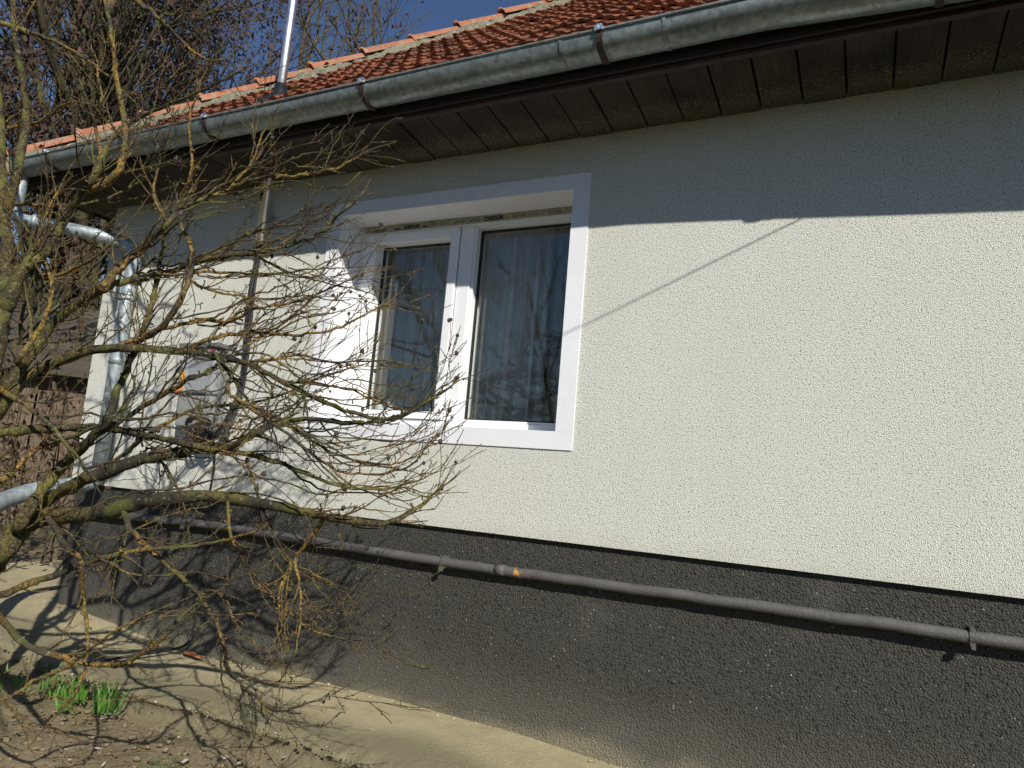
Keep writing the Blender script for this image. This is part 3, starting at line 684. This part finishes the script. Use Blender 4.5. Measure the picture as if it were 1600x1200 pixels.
T_ = [  # traced limbs: pixel path, start and end thickness in px, depth start/end, twig density
 ([(-60,700),(0,677),(94,669),(169,669),(244,684),(319,699),(375,706),(450,729),(525,759),(600,763),(650,752)],15,3,-1.5,-.85,.8),
 ([(-40,660),(20,615),(56,580),(139,549),(206,545),(281,549),(338,556),(394,571),(450,601),(525,635),(600,655),(650,640),(690,612)],17,3,-1.5,-.8,.8),
 ([(-60,930),(0,862),(38,821),(94,806),(169,799),(244,780),(356,778),(469,799),(525,810),(600,817),(656,791),(690,761)],32,3,-1.45,-.95,.6),
 ([(-20,900),(20,835),(75,781),(131,751),(225,717),(300,702),(360,699),(400,676),(431,662),(487,655),(562,661),(625,650),(690,615)],24,3,-1.4,-.95,.7),
 ([(10,640),(30,580),(64,530),(94,496),(161,451),(210,436),(262,425),(319,406),(394,395),(450,384),(506,361),(530,335)],17,4,-1.45,-.9,.8),
 ([(161,451),(172,436),(188,418),(232,379),(262,349),(300,319),(356,296),(412,277),(469,274),(525,262),(577,235)],14,3,-1.4,-1.0,.7),
 ([(15,480),(37,420),(68,394),(100,340),(124,307),(150,275),(172,220),(215,185),(300,148),(360,120)],20,4,-1.45,-1.1,.8),
 ([(150,275),(158,240),(150,200),(158,150),(150,90)],9,3,-1.3,-1.2,.7),
 ([(140,296),(170,284),(190,255),(196,206),(182,120),(175,60),(160,-20)],12,8,-1.3,-1.1,.6),
 ([(10,330),(28,262),(40,187),(34,120),(20,40),(24,-30)],14,8,-1.4,-1.3,.7),
 ([(-20,30),(30,45),(75,60),(124,86),(170,120),(215,165)],8,3,-1.2,-1.0,.6),
 ([(190,-30),(214,0),(244,26),(270,49),(300,80),(330,95)],10,4,-1.1,-1.0,.6),
 ([(-10,320),(56,319),(131,319),(206,292),(235,260),(250,240)],7,2.5,-1.2,-1.1,.5),
 ([(30,820),(62,770),(100,725),(140,687),(170,650),(185,608),(205,560),(229,504),(237,473),(248,427),(252,400),(262,350),(275,320)],18,5,-1.4,-1.05,.6),
 ([(191,800),(210,836),(244,866),(292,911),(322,945),(345,990),(356,1039),(375,1069),(431,1110),(475,1100),(525,1082)],9,2.5,-1.3,-1.2,.7),
 ([(-20,930),(37,915),(94,896),(150,874),(225,859),(319,851),(400,830)],12,4,-1.5,-1.25,.5),
 ([(71,799),(100,850),(124,874),(131,937),(137,1012),(120,1080),(80,1120)],9,3,-1.45,-1.5,.5),
 ([(-30,920),(0,964),(45,1009),(112,1031),(180,1039),(232,1016),(262,990),(296,952),(330,930)],10,4,-1.5,-1.35,.5),
 ([(349,780),(360,836),(394,896),(442,949),(490,985),(540,998)],6,2,-1.2,-1.0,.7),
 ([(502,812),(469,862),(442,911),(435,960),(433,1010)],9,2,-1.1,-1.1,.4),
 ([(460,875),(471,937),(463,1012),(440,1060)],6,2,-1.1,-1.15,.4),
 ([(386,715),(395,750),(412,799),(450,874),(500,900),(560,945)],6,2,-1.1,-1.0,.6),
 ([(240,700),(270,750),(290,800),(292,850)],6,2,-1.2,-1.2,.6),
 ([(281,549),(338,527),(400,519),(460,524),(525,513),(574,490),(610,470)],8,2.5,-1.15,-.85,.7),
 ([(380,575),(431,560),(469,556),(525,566),(600,563),(655,572)],6,2,-1.05,-.8,.7),
 ([(180,545),(244,517),(319,500),(360,503),(400,482),(470,470),(540,440),(575,425)],8,2.5,-1.25,-.85,.7),
 ([(356,612),(412,642),(469,676),(525,710),(600,725),(650,713),(685,682)],7,2,-1.1,-.8,.7),
 ([(380,630),(450,680),(525,735),(590,740),(640,728),(672,690)],7,2,-1.1,-.9,.7),
 ([(262,430),(337,425),(412,430),(487,421),(545,418)],6,2,-1.15,-.9,.7),
 ([(300,440),(337,455),(412,468),(470,462),(525,470)],6,2,-1.2,-.9,.7),
 ([(170,560),(210,537),(262,500),(292,444),(300,394),(280,335),(300,262),(296,188),(308,142)],12,3.5,-1.3,-1.1,.5),
 ([(150,680),(199,650),(262,612),(319,582),(350,565),(400,530),(450,500)],9,3,-1.3,-1.0,.7),
 ([(120,760),(180,720),(230,680),(300,640),(370,632),(430,620),(500,590),(560,572)],7,2.5,-1.3,-.95,.7),
 ([(338,556),(370,600),(400,640),(455,665),(520,700)],8,3,-1.15,-.95,.7),
 ([(0,750),(60,700),(120,680),(190,640),(210,600)],9,4,-1.5,-1.3,.6),
 ([(394,395),(440,420),(500,440),(560,452)],5,2,-1.0,-.85,.7),
 ([(320,410),(380,370),(430,355),(500,345),(545,322)],5,2,-1.1,-.95,.7),
 ([(356,296),(395,250),(410,210),(440,160)],5,2,-1.05,-1.0,.7),
 ([(262,349),(240,300),(250,240),(225,190)],6,2,-1.2,-1.1,.7),
 ([(30,560),(70,500),(80,440),(60,370),(90,300)],9,3,-1.5,-1.35,.7),
 ([(-10,600),(50,640),(110,700),(150,760)],8,3,-1.5,-1.4,.6),
 ([(-20,1090),(60,1060),(110,1040),(180,985),(240,955)],6,2,-1.6,-1.5,.5),
 ([(0,200),(60,190),(110,160),(170,170)],6,2.5,-1.3,-1.2,.7),
 ([(-20,450),(30,420),(90,430),(150,400),(200,350)],8,3,-1.5,-1.3,.7),
]
for (px, a, b, y0, y1, tw) in T_: limb(px, Lr(a)*abs(at(px[0][0], px[0][1], y0).length)*.36+.0005, Lr(b)*.9, y0, y1, tw)
for W3, ra in (([(-3.24,-1.58,-.8),(-3.08,-1.78,-.3),(-2.8,-2.1,.1),(-2.4,-2.3,.2),(-1.9,-2.45,.35),(-1.45,-2.6,.3)], .024),
               ([(-3.24,-1.58,-.95),(-3.0,-1.8,-.65),(-2.6,-2.2,-.5),(-2.1,-2.45,-.4),(-1.6,-2.6,-.45)], .018),
               ([(-3.15,-1.55,-.5),(-3.05,-1.8,.2),(-2.7,-2.2,.7),(-2.2,-2.45,1.0),(-1.7,-2.6,1.2)], .022),
               ([(-3.20,-1.56,-.7),(-3.1,-1.8,-.1),(-3.0,-2.2,.5),(-2.9,-2.4,1.2),(-2.7,-2.5,1.9)], .022)):
    P = crom(W3, 8, .003); limbs.append((P, [ra*(1-.8*i/len(P)) for i in range(len(P))], .5))
pods = MB()
def grow(mb, p, d, ln, r, lev, upb=.10, ymax=-.42):
    n = max(3, int(ln/.035)); P = [Vector(p)]; d = Vector(d).normalized()
    for i in range(n):
        d = (d+rvec()*.17+Vector((.012, 0, upb*.35))).normalized()
        q = P[-1]+d*(ln/n)
        if q.y > ymax: q.y = ymax-(q.y-ymax)*.3; d.y *= -.3
        P.append(q)
    rad = [max(.00125, r*(1-.6*i/n))*R.uniform(.85, 1.2) for i in range(n+1)]
    mb.tube(P, rad, 5 if lev == 0 else 4, cap=False)
    for i in range(1, n):     # spurs and buds
        if R.random() < .55:
            s = (rvec()+d*.4).normalized(); L = R.uniform(.006, .022)
            mb.tube([P[i], P[i]+s*L*.5, P[i]+s*L*.85, P[i]+s*L], [rad[i]*.85, rad[i]*.8, rad[i]*1.35, rad[i]*.6], 4)
        if lev < 2 and R.random() < (.34 if lev == 0 else .22):
            c = (d*1.2+rvec()*.8).normalized(); grow(mb, P[i], c, ln*R.uniform(.25, .6), rad[i]*.72, lev+1, upb, ymax)
    if lev < 2 and R.random() < .05:
        for _ in range(R.choice((1, 1, 2, 3))):
            c = P[-1]+rvec()*.005; pods.blob(c, R.uniform(.005, .008), (1, 1, 1.1))
for (P, rad, tw) in limbs:
    b = MB(); b.tube(P, rad, 9 if rad[0] > .012 else 7, rough=.07)
    m = len(P); step = sum((P[i+1]-P[i]).length for i in range(m-1))/(m-1)
    for i in range(2, m-1):
        if R.random() < .55:    # knobbly spurs
            s = (rvec()+Vector((0, 0, .3))).normalized(); L = R.uniform(.008, .03); rr = min(rad[i]*.6, .004)
            b.tube([P[i], P[i]+s*L*.5+rvec()*.003, P[i]+s*L], [rr*1.1, rr*.8, rr*1.15], 5)
    lo = b.build('limb', m_barkg if rad[0] > .020 else m_bark, tree, smooth_=True)
    b = MB()
    for i in range(int(m*.06), m):
        f = i/m; pr = (.34+.50*f)*tw*step/.05
        if R.random() < pr:
            T = (P[min(i+1, m-1)]-P[i-1]).normalized(); v = rvec(); v -= T*v.dot(T); v.normalize()
            d = T*R.uniform(.8, 1.6)+v*R.uniform(.3, .95); d.y *= .7; near = P[m//2].y < -2.0
            grow(b, P[i], d, R.uniform(.08, .46)*(1.15-.45*f), max(.0016, min(rad[i]*.45, .0040)), 0, R.uniform(-.05, .3), -2.05 if near else -.42)
    if proj(P[-1])[0] > 380 and not near:      # long slender shoots running along with the limb in flat arcs
        for _ in range(3 if tw > .55 else 2):
            i0 = int(m*R.uniform(.22, .62)); off = Vector((R.uniform(-.10, .12), R.uniform(-.16, .14), R.uniform(-.17, .19))); n2 = m-i0
            Q = [P[i]+off*((i-i0)/n2)**.75+Vector((0, 0, .018*math.sin((i-i0)*.5+off.z*30)))+rvec()*.003 for i in range(i0, m)]
            Q = Q[:max(5, int(n2*R.uniform(.6, 1)))]
            if len(Q) < 5: continue
            Q = [Vector((q.x, min(q.y, -.42), q.z)) for q in Q]; q0 = min(rad[i0]*.6, .0048)
            b.tube(Q, [max(.0016, q0*(1-.6*k/len(Q)))*R.uniform(.88, 1.15) for k in range(len(Q))], 5, cap=False)
            for k in range(2, len(Q)-1):
                tq = (Q[k+1]-Q[k-1]).normalized(); sd2 = (rvec()+tq*.4).normalized(); Ls = R.uniform(.008, .022)
                if R.random() < .5: b.tube([Q[k], Q[k]+sd2*Ls*.8, Q[k]+sd2*Ls], [.0014, .0021, .0008], 4)
                if R.random() < .16: grow(b, Q[k], tq+rvec()*.55, R.uniform(.05, .2), .0018, 1, R.uniform(0, .3))
            grow(b, Q[-1], (Q[-1]-Q[-2]).normalized(), R.uniform(.05, .14), .0017, 1, .25)
    T = (P[-1]-P[-2]).normalized(); grow(b, P[-1], T, R.uniform(.06, .16), rad[-1], 0, .2)
    b.build('twigs', m_twig, lo)['kind'] = 'stuff'
# extra capsules near the right-hand tips
for (px, py) in ((548,456),(562,462),(572,470),(545,490),(566,548),(586,580),(520,462),(539,398),(496,402),(640,545),(655,560),(685,680),(688,690),(690,764),(606,566),(532,572),(461,530),(660,500),(645,590),(556,660)):
    c = at(px, py, R.uniform(-1.0, -.85)); pods.blob(c, R.uniform(.006, .009), (1, 1, 1.1))
    q = min((p_ for (P_, r_, t_) in limbs for p_ in P_[len(P_)//2:]), key=lambda p_: (p_-c).length); mid = (c+q)*.5+Vector((0, 0, .012))
    pods.tube(crom([q, mid+rvec()*.012, c], 3), [.0022, .002, .0018, .0018, .0016, .0015, .0015], 4)
pods.build('seed_capsules', m_pod, tree, smooth_=True)['kind'] = 'stuff'

# ------------------------------------------------------------------ generic bare trees
def bare_tree(name, base, H, seed, label, cat='tree', group=None, cluster=0.0, spread=.8, cmat=None, levels=4, r0=None, lean=(0, 0), dens=1.0, mat=None, nstem=1, first=.18):
    R.seed(seed); root = thing(name, base, label, cat, group); tk = MB(); br = MB(); cl = MB(); base = Vector(base); r0 = r0 or H*.016
    def seedcluster(p, size):
        for _ in range(int(16*size)+6):
            q = p+Vector((R.gauss(0, .055), R.gauss(0, .055), R.gauss(0, .13)))*size; a = rvec()*.014*size; b_ = (rvec()+Vector((0, 0, .8))).normalized()*.050*size
            cl.quad([q-a, q+a, q+a*.6+b_, q-a*.6+b_])
    def rec(p, d, ln, r, lev):
        n = max(4, int(ln/(.42 if lev == 0 else .30))) if lev < 3 else 4; P = [p]
        for i in range(n):
            k = .10 if lev == 0 else .20
            d = (d+rvec()*k+Vector((0, 0, .05 if lev < 3 else .03))).normalized(); P.append(P[-1]+d*(ln/n))
        rad = [max(.002, r*(1-.55*i/n)) for i in range(n+1)]
        (tk if lev == 0 else br).tube(P, rad, (9, 6, 4, 3, 3)[min(lev, 4)], cap=False)
        if lev < levels:
            i0 = max(1, int(n*first)) if lev == 0 else 1
            for i in range(i0, n+1):
                for _ in range(2 if (lev and R.random() < .6*dens) else 1):
                    if R.random() > .85*dens: continue
                    v = rvec(); v -= d*v.dot(d); v.normalize(); c = (d*R.uniform(.5, 1.0)+v*spread*R.uniform(.6, 1.1)+Vector((0, 0, .15))).normalized()
                    rec(P[i], c, ln*(R.uniform(.42, .62) if lev == 0 else R.uniform(.40, .65)), rad[i]*R.uniform(.45, .65), lev+1)
        elif cluster and R.random() < cluster: seedcluster(P[-1], R.uniform(.8, 1.6))
        if cluster and lev == levels-1 and R.random() < cluster*.6: seedcluster(P[n//2], R.uniform(.7, 1.3))
    for s in range(nstem):
        off = Vector((R.uniform(-.3, .3), R.uniform(-.3, .3), 0)) if nstem > 1 else Vector((0, 0, 0))
        ld = Vector((lean[0]+(R.uniform(-.22, .22) if nstem > 1 else 0), lean[1]+(R.uniform(-.22, .22) if nstem > 1 else 0), 1)).normalized()
        rec(base+off, ld, H*R.uniform(.85, 1.05), r0, 0)
    tk.build('trunk', mat or m_bark2, root, smooth_=True); br.build('crown', mat or m_bark2, root)
    if cl.v: cl.build('dry_seed_clusters', cmat or m_seed, root)['kind'] = 'stuff'
    return root
def azp(deg, dist, z=-1.1): return (CAM.x-math.sin(math.radians(deg))*dist, CAM.y+math.cos(math.radians(deg))*dist, z)
G1 = 'bare trees behind the house'
bare_tree('maple_tree', azp(62.5, 12.5), 7.2, 11, 'bare tree full of brown seed clusters, farthest left behind shed', group=G1, cluster=.75, spread=.75, nstem=2, levels=3, dens=.60)
bare_tree('maple_tree', azp(57.5, 13.5), 8.2, 12, 'bare tree thick with brown seed clusters, behind the left roof corner', group=G1, cluster=.9, spread=.65, nstem=3, levels=3, dens=.62)
bare_tree('maple_tree', azp(53.5, 14.5), 8.2, 13, 'bare tree with upright brown seed clusters left of the steel mast', group=G1, cluster=.8, spread=.5, nstem=3, levels=3, dens=.58)
bare_tree('tall_bare_tree', azp(59.5, 19.0), 13.5, 14, 'tall grey bare tree with thin upright trunk behind the seed clusters', group=G1, spread=.5, levels=3, first=.35, dens=.45)
bare_tree('tall_bare_tree', azp(50.5, 19.0), 12.5, 15, 'sparse bare tree with fine twigs against sky right of the mast', group=G1, spread=.7, levels=3, first=.3, dens=.36)
G2 = 'tangled bare shrubs left of the house'
bare_tree('bare_shrub', azp(61.0, 8.6, -1.1), 1.7, 21, 'tangled brown shrub standing in front of the plank shed', 'shrub', G2, cluster=.05, spread=.9, nstem=4, levels=3, r0=.011, first=.1, dens=.7)
bare_tree('bare_shrub', azp(58.5, 7.9, -1.1), 1.1, 22, 'low bare shrub beside the left house corner', 'shrub', G2, cluster=.12, spread=1.0, nstem=4, levels=3, r0=.010, first=.1, dens=.7, cmat=m_seed2)
bare_tree('bare_shrub', azp(63.5, 7.2, -1.1), .95, 23, 'bare shrub with dead leaves by the downpipe drain arm', 'shrub', G2, cluster=.2, spread=1.0, nstem=4, levels=3, r0=.010, first=.1, cmat=m_seed2, dens=.7)
# trees across the yard (seen mirrored in the window)
G3 = 'bare trees across the yard'
bare_tree('yard_tree', (-5.5, -9.5, -1.2), 6.2, 31, 'bare yard tree opposite the window, the nearer one', group=G3, levels=3, spread=.9, r0=.055, dens=.66)
bare_tree('yard_tree', (-10.5, -13.0, -1.2), 7.0, 32, 'bare yard tree opposite the window, the taller farther one', group=G3, levels=3, spread=.8, r0=.07, dens=.6)
R.seed(99)

# ------------------------------------------------------------------ old plank shed beyond the corner
shed = thing('plank_shed', (-9.5, 2.6, -1.1), 'old brown plank shed with sagging dark roof beyond house corner', 'shed')
sA = Vector(azp(70, 11.0)); sB = Vector(azp(50.5, 11.0)); sd = (sB-sA); sl_ = sd.length; sd.normalize(); sn = Vector((sd.y, -sd.x, 0))
if sn.dot(CAM-sA) < 0: sn = -sn
b = MB(); b.tint = []; u = 0
while u < sl_:
    wd = R.uniform(.13, .19); tn = R.random()*.6; lean = R.uniform(-.02, .02); zt = .95+R.uniform(-.03, .05); o_ = R.uniform(0, .015)
    i = len(b.v); A = sA+sd*u+sn*o_; B = sA+sd*(u+wd-.012)+sn*o_
    for P in (A, B): 
        for zz, ll in ((-1.2, 0), (zt, lean)):
            for dpt in (0, -.025): q = P+sd*ll+sn*dpt; b.v.append((q.x, q.y, zz)); b.tint.append(tn)
    for f in ((0, 4, 6, 2), (1, 3, 7, 5), (0, 2, 3, 1), (4, 5, 7, 6), (2, 6, 7, 3)): b.f.append(tuple(i+k for k in f)); b.mi.append(0)
    u += wd
b.build('plank_wall', m_plank, shed)
b = MB(); q1 = sA-sn*.12; q2 = sB-sn*.12; b.quad([(q1.x, q1.y, -1.2), (q2.x, q2.y, -1.2), (q2.x, q2.y, .9), (q1.x, q1.y, .9)]); b.build('black_backing', m_gasket, shed)  # near-black sheet closing the gaps behind the planks
b = MB(); b.tint = []
for k in range(14):
    f0, f1 = k/14, (k+1)/14
    for (fa, za) in ((f0, 0), (f1, .0)): pass
    a0 = sA+sn*(.30-2.6*f0); b0 = sB+sn*(.30-2.6*f0); a1 = sA+sn*(.30-2.6*f1); b1 = sB+sn*(.30-2.6*f1)
    z0 = .88+1.75*f0+.02; z1 = .88+1.75*f1-.01; i = len(b.v)
    b.quad([(a0.x, a0.y, z0), (b0.x, b0.y, z0), (b1.x, b1.y, z1), (a1.x, a1.y, z1)]); b.quad([(a0.x, a0.y, z0-.035), (b0.x, b0.y, z0-.035), (b0.x, b0.y, z0), (a0.x, a0.y, z0)]); b.tint += [R.random()*.5]*8
b.build('roof', m_thatch, shed)

# ------------------------------------------------------------------ shoots, grass tufts, litter
def shoots(c, n, h, spread, label):
    b = MB()
    for _ in range(n):
        p = Vector((c[0]+R.gauss(0, spread), c[1]+R.gauss(0, spread*.6), c[2]-.01)); d = Vector((R.gauss(0, .22), R.gauss(0, .22), 1)).normalized(); L = h*R.uniform(.6, 1.15); wv = rvec(); wv.z = 0; wv = wv.normalized()*.0042
        k = Vector((R.gauss(0, .15), R.gauss(0, .15), 0)); q = [p+d*L*t+k*L*t*t for t in (0, .35, .7, 1)]
        ws = (.9, 1.1, .9, .15)
        for i in range(3): b.quad([q[i]-wv*ws[i], q[i]+wv*ws[i], q[i+1]+wv*ws[i+1], q[i+1]-wv*ws[i+1]])
    o = b.build('green_shoots', m_leafg); tag(o, label, 'plant', 'clumps of fresh green bulb shoots in the soil')
def gz(px, py, z=-1.16):
    d = (px-800)/F_PX*rt-(py-600)/F_PX*up+fwd; return CAM+d*(z/d.z)
shoots(gz(163, 1108), 60, .125, .035, 'tallest bright green clump of bulb shoots, nearest the walkway edge')
shoots(gz(118, 1090), 60, .11, .045, 'green clump of bulb shoots just left of the tallest clump')
shoots(gz(90, 1085), 40, .09, .05, 'green bulb shoots in the middle of the row of clumps')
shoots(gz(98, 1106), 16, .07, .025, 'small low tuft of shoots in front of the middle clump')
shoots(gz(72, 1052), 14, .07, .03, 'small shoot clump behind, near the concrete edge')
shoots(gz(30, 1070), 26, .06, .09, 'scattered short shoots at the left edge of the bed')
shoots(gz(8, 1015), 18, .08, .05, 'yellowish short shoots at far left by the tree')
gr = MB()
for (px, py, n_, sp) in ((262, 1190, 240, .07), (215, 1075, 120, .05), (40, 1045, 200, .2), (300, 1150, 90, .12), (225, 1100, 60, .03), (420, 1195, 60, .1)):
    c = gz(px, py, -1.18)
    for _ in range(n_):
        p = Vector((c.x+R.gauss(0, sp), c.y+R.gauss(0, sp*.6), -1.205)); d = (Vector((0, 0, 1))+rvec()*.9).normalized(); d.z = abs(d.z); wv = rvec()*.0016
        gr.quad([p-wv, p+wv, p+d*R.uniform(.015, .045)])
o = gr.build('weeds', mat_paint('weed_green', (.10, .15, .04), .7, .3, 30)); tag(o, 'low green weeds scattered on the bare soil', 'weeds'); o['kind'] = 'stuff'
lt = MB()
for _ in range(1500):
    x = R.uniform(-4.8, -1.2); y = R.uniform(-2.1, -.5); z = -1.185
    if y > -.60: z = -1.10 + (0 if R.random() < .12 else -9)
    if x < -3.2 and z > -2: z += min(.10, (-3.2-x)*.05) if y < -.64 else .03
    s = R.uniform(.006, .020); a = rvec()*s; a.z *= .3; b_ = rvec()*s*.8; b_.z *= .3; p = Vector((x, y, z+R.uniform(0, .012)))
    lt.quad([p-a, p+b_, p+a, p-b_], 1 if R.random() < .18 else 0)
o = lt.build('leaf_litter', [m_litter, m_pale]); tag(o, 'dead leaf bits and pale chips strewn on the soil', 'litter'); o['kind'] = 'stuff'

cbm = MB()
for _ in range(900):
    x = -5.2+5.2*R.random()**1.0; k = R.random()
    y = R.gauss(-.600, .016) if k < .6 else (R.uniform(-.03, .018) if k < .8 else R.gauss(-.68, .05))
    y += .03*hnoise(x, 0, 1.7) if k < .6 else 0
    z = -1.098+.012*math.sin(x*2.3)+(.055*max(0, min(1, (-3.8-x)/.8)))+(-.034 if k < .6 else (.0 if k < .8 else -.118))
    if k >= .6 and k < .8 and R.random() < .5: continue
    r_ = R.uniform(.003, .009)*(1 if k < .8 else 1.3); cbm.blob((x, y, z+r_*.3), r_, (1.2, 1, .7), mi=1 if R.random() < .04 else 0, seg=5)
o = cbm.build('concrete_crumbs', [m_conc, m_pale]); tag(o, 'loose concrete crumbs along the broken walkway edge', 'rubble'); o['kind'] = 'stuff'

cl2 = MB()
for _ in range(420):
    x = R.uniform(-4.6, -1.4); y = R.uniform(-1.7, -.74); z = -1.2+(min(.10, (-3.2-x)*.05) if x < -3.2 else 0); r_ = R.uniform(.004, .016)
    cl2.blob((x, y, z), r_, (R.uniform(.8, 1.5), R.uniform(.8, 1.4), .7), seg=6)
o = cl2.build('soil_clods', m_soil, smooth_=True); tag(o, 'small clods of dry soil lying on the bed', 'soil'); o['kind'] = 'stuff'
st = MB()
for _ in range(260):
    x = R.uniform(-4.4, -1.5); y = R.uniform(-1.6, -.70); z = -1.19+(min(.10, (-3.2-x)*.05) if x < -3.2 else 0); a = rvec(); a.z = abs(a.z)*.25; L = R.uniform(.03, .12); p = Vector((x, y, z))
    st.tube([p, p+a*L*.5+Vector((0, 0, .004)), p+a*L], [.0014, .0012, .0008], 3)
o = st.build('dead_stems', m_litter); tag(o, 'dry dead stems and straw lying on the soil', 'dead stems'); o['kind'] = 'stuff'
